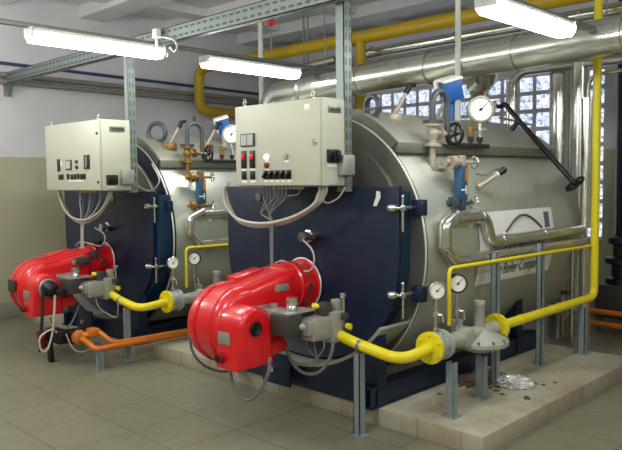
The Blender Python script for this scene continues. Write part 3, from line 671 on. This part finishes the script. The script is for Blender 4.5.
B1 = (-6.90, -5.815, 3.18, 3.50, 1.605, 2.255)
control_box(*B2, 'cream control cabinet with red-lit switches above the near boiler door', False)
control_box(*B1, 'cream control cabinet with black switches against the plain wall above far boiler', True)
# ------------------------------------------------------------------ strut channels
def strut(name, p, axis, length, w, dpt, label, face, group=None, m='galv'):
    """slotted channel from p along axis; face = direction of the slotted web"""
    p = V(p); ax = V(axis); fc = V(face); sd = ax.cross(fc).normalized(); c = p + ax * length / 2
    t = thing(name, p, label, 'strut channel', group)
    R3 = Matrix((sd, fc, ax)).transposed()
    b = MB().box(c + fc * (dpt / 2 - .003), (w, .006, length), 0, R3)
    for s_ in (-1, 1): b.box(c + sd * s_ * (w / 2 - .003), (.006, dpt, length), 0, R3)
    n = int(length / .085); nf = len(b.bm.faces); h = b
    for k in range(n):
        q = p + ax * ((k + .5) * length / n)
        for o_ in (-.22, .22): h.box(q + sd * w * o_ + fc * (dpt / 2 + .0005), (w * .14, .002, .05), 0, R3)
    o = b.build('channel', M[m], t, 0); o.data.materials.append(M['galvd'])
    for i, f in enumerate(o.data.polygons): f.material_index = 1 if i >= nf else 0; f.use_smooth = False
    return t
CYC, CZC = 3.58, 2.96
t = strut('strut_channel', (XL + .02, CYC, CZC), (1, 0, 0), XR - XL - .04, .13, .07, 'long horizontal slotted steel channel crossing the room from the left wall', (0, -1, 0))
b = MB().span((XL, CYC - .05, CZC - .22), (XL + .02, CYC + .05, CZC + .08)).prism([(XL + .01, CZC - .07), (XL + .01, CZC - .22), (XL + .16, CZC - .07)], 'y', CYC - .01, CYC + .01)
b.build('wall_bracket', M['galv'], t)
strut('strut_channel', (XL + .03, .5, 2.98), (0, 1, 0), 3.0, .06, .05, 'grey steel wall rail along the left wall at channel height', (1, 0, 0))
strut('strut_channel', (-3.305, 3.70, 1.60), (0, 0, 1), ZT - .16 - 1.60, .085, .075, 'upright slotted channel carrying the near control cabinet', (1, 0, 0), 'upright cabinet channels')
strut('strut_channel', (-5.87, 3.545, 1.58), (0, 0, 1), CZC - .065 - 1.58, .08, .06, 'upright slotted channel carrying the far control cabinet', (1, 0, 0), 'upright cabinet channels')
# ------------------------------------------------------------------ luminaires
def luminaire(x, y0, y1, z, label, ceiling_rods=False, visible=True):
    t = thing('fluorescent_light', (x, (y0 + y1) / 2, z), label, 'light', 'fluorescent lights')
    poly = [(x - .075, z + .05), (x - .055, z + .09), (x + .055, z + .09), (x + .075, z + .05)]
    MB().prism(poly, 'y', y0, y1, .004).build('housing', M['housing'], t)
    poly = [(x - .08, z + .055), (x - .078, z + .015), (x - .05, z - .02), (x + .05, z - .02), (x + .078, z + .015), (x + .08, z + .055)]
    MB().prism(poly, 'y', y0 + .005, y1 - .005, .012).build('diffuser', M['lamp'], t)
    for y in (y0, y1): MB().box((x, y, z + .055), (.15, .02, .07), .004).build('end_cap', M['housing'], t)
    return t
LX, LZ = -5.42, 2.80
luminaire(LX, 2.40, 3.60, LZ, 'lit fluorescent light above the far control cabinet')
luminaire(LX, 4.08, 5.30, LZ - .02, 'lit fluorescent light above and left of the near control cabinet')
luminaire(-2.30, 3.89, 5.01, 2.72, 'lit fluorescent light high above the near boiler, next to silver main')
for x, z, lab in ((LX, LZ, 'slim grey trunking rail the two row lights hang from'), (-2.30, 2.72, 'slim grey trunking rail above the light over the near boiler')):
    t = thing('light_trunking', (x, 4.1, z + .09), lab, 'trunking', 'light trunkings')
    MB().span((x - .025, 1.4, z + .088), (x + .025, 6.9, z + .125), .003).build('rail', M['galv'], t)
    for y in (1.9, 5.75): MB().cyl((x, y, z + .12), (x, y, ZT - .02), .006, n=8).build('drop_rod', M['galv'], t)
t = thing('socket_box', (-5.30, 3.50, 2.88), 'small white socket box with cables on the channel by the light', 'socket box')
MB().box((-5.33, 3.50, 2.98), (.07, .05, .08), .006).cyl((-5.33, 3.50, 2.94), (-5.33, 3.50, 2.88), .015, n=8).build('box', M['white'], t)
MB().curve([(-5.33, 3.5, 2.89), (-5.31, 3.53, 2.80), (-5.36, 3.62, 2.79), (-5.39, 3.66, 2.86)], .008).curve([(-5.30, 3.48, 2.95), (-5.1, 3.50, 2.90), (-5.05, 3.52, 2.84), (-5.12, 3.54, 2.80), (-5.2, 3.55, 2.85)], .008).build('cable', M['cable'], t)
# ------------------------------------------------------------------ pipework overhead and on the walls
def clad_pipe(label, pts, r, fil, bands=(), name='insulated_pipe', group='overhead silver pipes'): return pipe_thing(name, label, 'pipe', pts, r, 'clad', fil, group, bands)
YM, ZM = 5.6, 2.72
clad_pipe('thick silver steam main crossing below the ceiling with an elbow at its far end', [(-6.15, YM, 2.25), (-6.15, YM, ZM - .05), (XR, YM, ZM + .2)], .148, .26,
          [((x, YM, ZM - .05 + .0267 * (x + 6.15)), (1, 0, 0)) for x in (-5.6, -4.75, -3.9, -3.0, -2.1, -.5, 1.1)] + [((-6.15, YM, 2.42), (0, 0, 1))], 'steam_main')
clad_pipe('slimmer silver pipe with bolted left end running above and behind the steam main', [(-5.55, 6.5, 3.17), (XR, 6.5, 3.21)], .06, .1, [((x, 6.5, 3.18), (1, 0, 0)) for x in (-5.5, -5.35, -4.2)])
clad_pipe('short silver pipe left of the cabinet channel below the yellow pipe', [(-6.5, 6.3, 2.8), (-6.5, 6.3, 3.08), (-5.75, 6.3, 3.12)], .05, .12)
clad_pipe('short slanted silver elbow joining the near boiler steam valve to the main', [at(476, 88, y=5.98), at(486, 79, y=5.90), (-3.35, 5.68, 2.74)], .105, .05)
# uprights by the back wall
clad_pipe('silver upright beside the glass blocks bending over into a thin overhead line', [(-3.72, 6.85, .0), (-3.72, 6.85, 2.70), (-3.60, 6.85, 2.79), (XR, 6.85, 2.79)], .045, .08, group='silver uprights')
clad_pipe('second slim silver upright just left of the thick upright', [(-3.82, 6.95, .0), (-3.82, 6.95, 2.72)], .03, .1, group='silver uprights')
clad_pipe('thickest silver upright standing in front of the glass blocks', [(-3.27, 7.0, .0), (-3.27, 7.0, 2.84)], .10, .1, [((-3.27, 7.0, 2.0), (0, 0, 1))], group='silver uprights')
clad_pipe('medium silver upright between the thickest upright and the yellow riser', [(-3.0, 6.85, .0), (-3.0, 6.85, 2.80)], .075, .1, [((-3.0, 6.85, 1.9), (0, 0, 1))], group='silver uprights')
clad_pipe('silver upright joining the upper flank pipe beside the yellow riser', [(-2.72, 6.40, 1.21), (-2.72, 6.40, 2.40)], .055, .1, [((-2.72, 6.40, 2.39), (0, 0, 1)), ((-2.72, 6.40, 1.26), (0, 0, 1))], group='silver uprights')
clad_pipe('lower silver drop pipe under the flank pipes beside the yellow riser', [(-2.73, 6.40, 1.05), (-2.73, 6.40, .002)], .05, .1, group='silver uprights')
clad_pipe('thin silver conduit curving over from the top of the joined upright', [(-2.72, 6.40, 2.40), (-2.70, 6.38, 2.60), (-2.2, 6.38, 2.63), (XR, 6.38, 2.62)], .018, .12, group='silver uprights')
clad_pipe('thin white drop pipe at the rear end of the near boiler', [(-2.80, 6.30, .0), (-2.80, 6.30, 1.03)], .016, .1, group='silver uprights')
# yellow gas riser and ceiling run
pipe_thing('gas_pipe', 'yellow gas pipe rising from regulator of near boiler along the posts to the ceiling', 'gas pipe',
           [(-2.58, 4.52, .595), (-2.58, 6.26, .595), (-2.58, 6.26, 3.30)], .036, 'yellow', .10, None, [((-2.58, 4.9, .595), (0, 1, 0)), ((-2.58, 6.26, 1.3), (0, 0, 1))])
t = thing('gas_flange', (-2.58, 4.55, .49), 'yellow bolted flange where the gas line leaves the grey regulator', 'flange')
flange(MB(), (-2.58, 4.54, .595), (0, 1, 0), .10, .022, 6).build('flange_disc', M['yellow'], t)
pipe_thing('gas_pipe', 'ochre yellow gas pipe below the ceiling looping down at its far end', 'gas pipe',
           [(XR, 6.26, 3.30), (-8.45, 6.26, 3.32), (-8.45, 6.26, 2.70), (-8.45, 7.6, 2.70), (-7.2, 7.6, 2.70)], .075, 'ochre', .20, None, [((-5.45, 6.26, 3.31), (1, 0, 0))])
pipe_thing('gas_pipe', 'ochre yellow gas drop behind the near cabinet channel', 'gas pipe', [(-5.33, 6.26, 3.31), (-5.33, 6.26, .0)], .062, 'ochre', .1)
tag(MB().tube([(-7.15, 8.33, .0), (-7.15, 8.33, 3.05)], .05, 0).build('down_pipe', M['bluep']), 'dark blue-grey pipe at the left edge of the glass blocks', 'pipe')
# left-wall pipes
tag(MB().tube([(XL + .04, 2.0, 3.16), (XL + .04, 7.7, 3.08), (XL + .04, 7.7, 2.93), (XL + .04, 8.1, 2.93)], .02, .05).build('wall_pipe', M['bluep']), 'thin blue pipe high on the left wall', 'pipe')
for k in (0, 1): tag(MB().tube([(XL + .05, 3.2, 3.0 - .085 * k), (XL + .05, 8.3, 2.97 - .085 * k)], .032, 0).build('wall_pipe', M['wire']), ('upper', 'lower')[k] + ' of two dull grey-brown pipes along the left wall', 'pipe', 'paired wall pipes')
# vent pipes and hangers
def vertical(name, x, y, z0, z1, r, label, m='housing', group='vertical vent pipes'):
    t = thing(name, (x, y, z0), label, 'pipe', group); MB().cyl((x, y, z0), (x, y, z1), r, n=14).build('pipe', M[m], t); MB().cyl((x, y, z0 + .02), (x, y, z0 + .09), r * 1.35, n=14).build('socket', M[m], t)
vertical('vent_pipe', -6.61, 5.85, 2.20, ZT - .1, .032, 'grey vent pipe rising behind the light beside the near cabinet')
vertical('vent_pipe', -3.50, 5.45, 2.12, ZT - .1, .026, 'slim grey vent pipe rising from the near boiler past the steam main')
for x in (-6.30, -6.23): tag(MB().cyl((x, 6.3, 3.02), (x, 6.3, ZT - .02), .012, n=8).build('hanger_rod', M['galv']), ('left', 'right')[x > -6.26] + ' thin hanger rod above the short silver pipe', 'rod', 'hanger rods')
p = at(271, 23, y=5.9); t = thing('ceiling_sensor', p, 'small grey sensor with red cap on bracket near the ceiling', 'sensor')
MB().box(p + V((-.06, 0, 0)), (.14, .05, .06), .008).build('bracket', M['wire'], t); MB().cyl(p, p + V((.05, -.03, 0)), .04, n=12).build('red_cap', M['redp'], t); MB().cyl(p, p - V((0, 0, .42)), .009, n=8).build('drop_rod', M['wire'], t)
for x in (-2.05, -2.95):
    tag(MB().cyl((x, YM, ZM + .15), (x, YM, ZT - .09), .012, n=8).build('hanger_rod', M['galv']), ('rear', 'front')[x < -2.5] + ' threaded rod holding up the steam main', 'rod', 'hanger rods')
# ------------------------------------------------------------------ main steam valve of the near boiler with long spindle
c = V((-3.62, 6.0, 2.2)); t = thing('steam_valve', c, 'main steam valve on the near boiler with long black slanting spindle and handwheel', 'valve')
MB().lathe(c, (0, 0, 1), [(.10, 0), (.10, .03), (.05, .05), (.06, .12), (.075, .18), (.06, .24), (.05, .30), (.10, .32), (.10, .35)], 24).build('valve_body', M['brass'], t)
MB().lathe(c + V((0, 0, .35)), (0, 0, 1), [(.10, 0), (.10, .025), (.045, .03), (.045, .10)], 20).build('outlet', M['white'], t)
s0 = c + V((.10, .06, .19)); s1 = at(500, 107, y=6.12); s2 = at(575, 184, y=6.08)
MB().lathe(c + V((.05, .02, .19)), s1 - c - V((0, 0, .19)), [(.06, 0), (.06, .02), (.035, .03), (.035, .08), (.05, .09), (.05, .11)], 16).build('bonnet', M['pink'], t)
k1 = at(505, 104, y=6.12)
MB().cyl(s0, s1, .02, n=10).build('stem', M['black'], t)
sp = MB().tube([s1, k1, at(520, 122, y=6.11), s2], .024, .02, 12).build('spindle', M['black'], t)
dv = (s2 - k1).normalized()
handwheel(t, s2, dv, .085)
MB().cyl(at(518, 121, y=6.11), at(508, 136, y=6.05), .022, n=8).build('spindle_bracket', M['black'], t)
tag(MB().curve([at(500, 118, y=6.2), at(515, 121, y=6.15), at(532, 125, y=6.1)], .012).build('impulse_pipe', M['chrome']), 'short thin chrome pipe under the spindle of the main steam valve', 'pipe')
# temperature sensor on near boiler flank
a, b_ = at(479, 187, x=-2.86), at(498, 174, x=-2.78); t = thing('temperature_sensor', a, 'brown slanting temperature sensor with black head on the near boiler flank', 'sensor')
MB().cyl(a, b_, .017, n=12).cyl(a - (b_ - a) * .04, a + (b_ - a) * .12, .026, n=10).build('pocket', M['pink'], t)
MB().cyl(a + (b_ - a) * .92, a + (b_ - a) * 1.02, .024, n=12).build('collar', M['white'], t)
e = a + (b_ - a) * 1.3; MB().cyl(b_, e, .025, n=12).ball(e, .028, 10).build('head', M['black'], t)
MB().curve([e, at(495, 169, x=-2.84), at(485, 175, x=-2.86), at(476, 174, x=-2.86)], .006).build('lead', M['cableg'], t)
# ------------------------------------------------------------------ support posts
post(-2.945, 3.42, 0, .555, 'galvanised post on the floor tiles holding up the near yellow pipe', .055)
post(-2.50, 3.83, PZ, .49, 'short galvanised post on the plinth corner under the near gas filter', .055)
post(-2.56, 4.30, PZ, .435, 'short post directly under the grey regulator of the near boiler', .06)
post(-2.66, 4.66, PZ, 1.13, 'tall grey post on the plinth just behind the near regulator', .05)
post(-2.67, 5.40, PZ, 1.14, 'tall grey post on the plinth in the middle of the near gas line', .05)
post(-2.56, 5.98, PZ, .545, 'short grey post on the plinth at the foot of the yellow riser', .06)
post(-5.80, 3.40, 0, .50, 'galvanised post on the floor holding up the far yellow pipe', .05)
post(-5.70, 3.06, 0, .17, 'stubby grey post on the floor under the orange pipes', .05)
# ------------------------------------------------------------------ orange pipes and floor filter by the far burner
pipe_thing('orange_pipe', 'front orange pipe running low beside the far boiler, bent end by the far burner', 'pipe', [(-5.98, 3.04, .24), (-5.80, 3.02, .22), (-5.70, 3.02, .19), (-5.62, 4.3, .19), (-5.6, 5.6, .19)], .026, 'orange', .08, 'orange pipes')
pipe_thing('orange_pipe', 'rear orange pipe running low beside the far boiler', 'pipe', [(-6.0, 3.18, .30), (-5.86, 3.18, .28), (-5.76, 3.22, .20), (-5.70, 4.3, .19), (-5.69, 5.6, .19)], .024, 'orange', .08, 'orange pipes')
t = thing('oil_pump', (-6.2, 2.98, .12), 'black oil pump with orange round end and hoses under the far burner', 'pump')
MB().box((-6.25, 2.93, .25), (.26, .10, .13), .015).box((-6.12, 3.02, .25), (.12, .12, .13), .015).build('pump_body', M['black'], t)
MB().lathe((-6.05, 3.04, .25), (1, -.25, 0), [(.06, 0), (.068, .01), (.068, .03), (.045, .04), (.02, .045)], 24).build('pump_cover', M['orange'], t)
for z in (.23, .30): MB().cyl((-6.17, 2.895, z), (-6.17, 2.88, z), .012, n=8).build('cap_screw', M['white'], t)
MB().lathe((-6.42, 2.86, .11), (0, 0, 1), [(.02, 0), (.042, .02), (.045, .13), (.05, .135), (.05, .17)], 16).build('filter_cup', M['dred'], t)
MB().box((-6.30, 2.88, .10), (.05, .05, .2), .01, Matrix.Rotation(-.15, 3, 'Y')).build('pump_leg', M['black'], t)
MB().cyl((-6.0, 3.06, .26), (-5.94, 3.16, .28), .035, n=12).box((-5.96, 3.14, .29), (.12, .10, .08), .02).build('pipe_union', M['orange'], t)
# ------------------------------------------------------------------ cables and hoses
def hose(label, pts, r, m, name='cable', cat='cable', group=None): return tag(MB().curve(pts, r, 8, 8).build(name, M[m]), label, cat, group)
A = lambda lst, **k: [at(p[0], p[1], **k) for p in lst]
t = thing('cable_loop', at(224, 186, y=3.5), 'pale cable bundle looping from the left side under the near control cabinet', 'cable', 'looping cable bundles')
for i in range(3): MB().curve(A([(229 - i, 183), (224 + i, 190 + i), (226 + i * 2, 205 + i), (238 + i, 219 + i * 1.5), (262, 223.5 + i * 1.5), (290, 218 + i * 1.5), (312 + i * 2, 206), (319 + i * 3, 194), (320 + i * 3.3, 186)], y=3.52 + .018 * (i - 1)), .012, 8, 8).build('cable', M['cable'], t)
t = thing('cable_drop', at(271, 190, y=3.5), 'grey cables hanging from the near control cabinet down to its red burner', 'cable', 'cable drops')
for i in range(7):
    x = 264 + i * 3.6; MB().curve(A([(x, 186), (x - .5, 198), (269 - 8 * (i % 2) + i * .3, 213), (270 + i * .4, 222), (270.5 + i * .35, 245), (271 + i * .3, 270)], y=3.50 + .01 * (i % 3)), .006, 6, 6).build('cable', M['cableg'], t)
hose('thin looped cable at the bottom right of the near control cabinet', A([(301, 186), (298, 194), (288, 196)], y=3.5), .005, 'cableg', group='short cable ends')
hose('thin tan cable drooping under the right corner of the near control cabinet', A([(345, 188), (338, 198), (328, 203), (322, 200)], y=3.62), .006, 'cable', group='short cable ends')
hose('thin cable from the sight glass down to the near red burner', A([(303, 240), (312, 250), (314, 262), (309, 271), (296, 269), (284, 261), (275, 263)], y=3.62), .007, 'cable', group='sight glass cables')
for k, (x, l) in enumerate(((306, 'left'), (313, 'middle'), (322, 'right'))): hose('thin grey lead at %s under the near valve block' % l, A([(x, 336), (x + 2, 348), (316 + k, 358), (318, 366)], y=3.3), .006, 'cableg', group='valve leads')
hose('dark loop of conduit hanging under the near red burner', A([(230, 364), (232, 382), (239, 395), (249, 400), (260, 391), (268, 374), (270, 358)], y=2.92), .012, 'cableg', group='conduits')
hose('thin grey conduit behind the left side of the near red burner', A([(189, 330), (192, 350), (202, 364), (218, 371), (232, 371)], x=-3.95), .010, 'cableg', group='conduits')
hose('grey conduit from the near burner spout to the valve leads', A([(284, 343), (290, 358), (300, 371), (313, 374), (324, 368), (331, 354), (334, 340)], y=3.3), .011, 'cableg', group='conduits')
t = thing('cable_loop', at(61, 190, y=3.36), 'pale cable bundle looping under the far control cabinet', 'cable', 'looping cable bundles')
for i in range(3): MB().curve(A([(58 + i, 190), (62 + i, 204), (70 + i, 216 + i), (84, 220 + i * 1.6), (98, 213 + i * 1.5), (106 + i, 202), (109 + i * 1.5, 191)], y=3.34 + .018 * (i - 1)), .010, 8, 8).build('cable', M['cable'], t)
t = thing('cable_drop', at(83, 191, y=3.36), 'thin cables hanging from the far control cabinet down to its red burner', 'cable', 'cable drops')
for i in range(7):
    x = 80 + i * 3.4; MB().curve(A([(x, 190), (x - .4, 200), (81 + i * 2.2, 212), (81 + i * .5, 224), (81 + i * .4, 248)], y=3.36 + .008 * (i % 3)), .006, 6, 6).build('cable', M[('cable', 'cableg', 'bluep')[i % 3]], t)
hose('thin cable from the sight glass down to the far red burner', A([(95, 228), (103, 233), (105, 240), (100, 246), (92, 244), (80, 242), (76, 246)], y=3.55), .006, 'cable', group='sight glass cables')
hose('black hose hanging straight down from the far burner motor', A([(43, 290), (42.5, 310), (41, 335), (40, 352)], x=-6.25), .016, 'rubber', 'hose', 'hose', 'burner hoses')
hose('pale cable looping down to the floor from the far burner', A([(55, 295), (54, 315), (52, 335), (47, 350), (41, 350), (40, 338), (50, 330), (58, 332)], x=-6.22), .010, 'cable', 'hose', 'hose', 'burner hoses')
hose('grey hose from the far burner housing to the oil pump', A([(79, 305), (72, 322), (62, 333), (60, 340)], x=-6.35), .010, 'cableg', 'hose', 'hose', 'burner hoses')
hose('second grey hose from under the far burner to the oil pump', A([(50, 318), (58, 332), (66, 338), (70, 342)], x=-6.30), .010, 'cableg', 'hose', 'hose', 'burner hoses')
hose('thin conduit drooping below the far valve block', A([(95, 290), (98, 306), (108, 314), (117, 317), (118, 300)], y=3.28), .007, 'cableg', group='conduits')
hose('white cable drooping in front of the orange pump cover', A([(66, 334), (72, 347), (80, 352), (90, 348), (92, 335)], x=-5.98), .006, 'cable', group='conduits')
hose('grey cable from cabinet junction box to the far boiler front', A([(133, 182), (141, 188), (150, 191), (157, 186), (159, 178), (152, 164)], y=3.80), .008, 'cable', group='conduits')
# ------------------------------------------------------------------ rubbish on the plinth, machine at the far right
def lump(name, c, size, m, label, cat, n=3, amp=.35, seed=1):
    random.seed(seed); t = bmesh.new(); bmesh.ops.create_icosphere(t, subdivisions=n, radius=1)
    for v in t.verts: v.co = V((v.co.x * size[0], v.co.y * size[1], max(v.co.z, -.2) * size[2])) * (1 + random.uniform(-amp, amp))
    lo = min(v.co.z for v in t.verts)
    mb = MB(); mb.merge(t, Matrix.Translation(V(c) - V((0, 0, lo))))
    return tag(mb.build(name, M[m], None, 15), label, cat)
lump('foil_scrap', at(512, 384, z=PZ), (.15, .13, .05), 'foil', 'crumpled silver foil lying on the near plinth behind regulator post', 'foil scrap', 4, .25, 3)
lump('soil_heap', at(482, 380, z=PZ - .01), (.16, .26, .03), 'soil', 'low brown soil heap on the near plinth beside the skid rail', 'soil', 4, .25, 9)
lump('stone_chip', at(527, 399, z=PZ), (.025, .02, .018), 'soil', 'small brown stone chip on the plinth in front of the foil', 'stone', 2, .2, 5)
b = MB(); random.seed(11)
for i in range(60):
    q = at(random.gauss(478, 30), random.gauss(384, 4.5), z=PZ)
    if q.x > -2.2 or q.x < -2.88: continue
    t_ = bmesh.new(); bmesh.ops.create_icosphere(t_, subdivisions=1, radius=random.uniform(.006, .02)); b.merge(t_, Matrix.Translation(q) @ Matrix.Diagonal((1.4, 1.2, .6, 1)))
o = tag(b.build('soil_crumbs', M['soil']), 'scatter of brown rubble crumbs on the plinth by the skid rail', 'rubble'); o['kind'] = 'stuff'
# pump set beyond the plinth
t = thing('pump_set', (-2.75, 7.6, 0), 'grey floor-standing pump base with black flanged riser at the right edge', 'pump')
MB().box((-2.86, 7.75, .34), (.45, .5, .36), .02).build('pump_base', M['dgrey'], t)
for q in ((-3.05, 7.55), (-2.68, 7.55)): MB().box((q[0], q[1], .08), (.05, .05, .16)).build('foot', M['galv'], t)
r = MB().lathe((-2.88, 7.7, .52), (0, 0, 1), [(.16, 0), (.16, .06), (.10, .08), (.10, .2), (.17, .22), (.17, .28), (.09, .3), (.09, .42), (.14, .44), (.14, .5), (.06, .52)], 24); r.build('pump_casing', M['black'], t)
MB().cyl((-2.86, 7.8, 1.02), (-2.86, 7.8, 3.6), .13, n=20).build('riser', M['black'], t)
for k, z in enumerate((.12, .25)): pipe_thing('orange_pipe', ('lower', 'upper')[k] + ' orange pipe low along the back wall at the right edge', 'pipe', [(-3.3, 7.35, z), (XR, 7.35, z)], .03, 'orange', .1, 'orange pipes')
# drain pipework behind the near boiler
t = thing('drain_valve', (-3.0, 6.35, 0), 'grey drain pipework at rear foot of the near boiler', 'drain valve')
MB().tube([(-3.5, 6.75, .35), (-2.85, 6.75, .35), (-2.85, 6.75, .0)], .03, .06).box((-3.1, 6.75, .35), (.14, .10, .12), .02).cyl((-3.1, 6.75, .35), (-3.1, 6.75, .52), .02, n=10).build('pipework', M['cast'], t)
handwheel(t, (-3.1, 6.75, .52), (0, 0, 1), .07, 'handwheel', 'dgrey')
# ------------------------------------------------------------------ light
def area(x, y, z, e, name, c=(1, .985, .94)):
    l = bpy.data.lights.new(name, 'POINT'); l.shadow_soft_size = .25; l.energy = e; l.color = c
    o = bpy.data.objects.new(name, l); col.objects.link(o); o.location = (x, y, z); return o
for i, (x, y) in enumerate(((-5.42, .9), (-2.3, 1.6), (-2.3, -.6), (.8, 3.2), (.8, .6), (.8, 5.6), (-7.6, 1.5))):
    area(x, y, 2.95, 84, 'fill_light')  # added fill lamps out of view, brightening the room like further fixture rows
wd = bpy.data.worlds.new('world'); sc.world = wd; wd.use_nodes = True
wd.node_tree.nodes['Background'].inputs[0].default_value = (.75, .8, .9, 1); wd.node_tree.nodes['Background'].inputs[1].default_value = .4
sc.view_settings.view_transform = 'Standard'; sc.view_settings.look = 'None'; sc.view_settings.exposure = 0.0
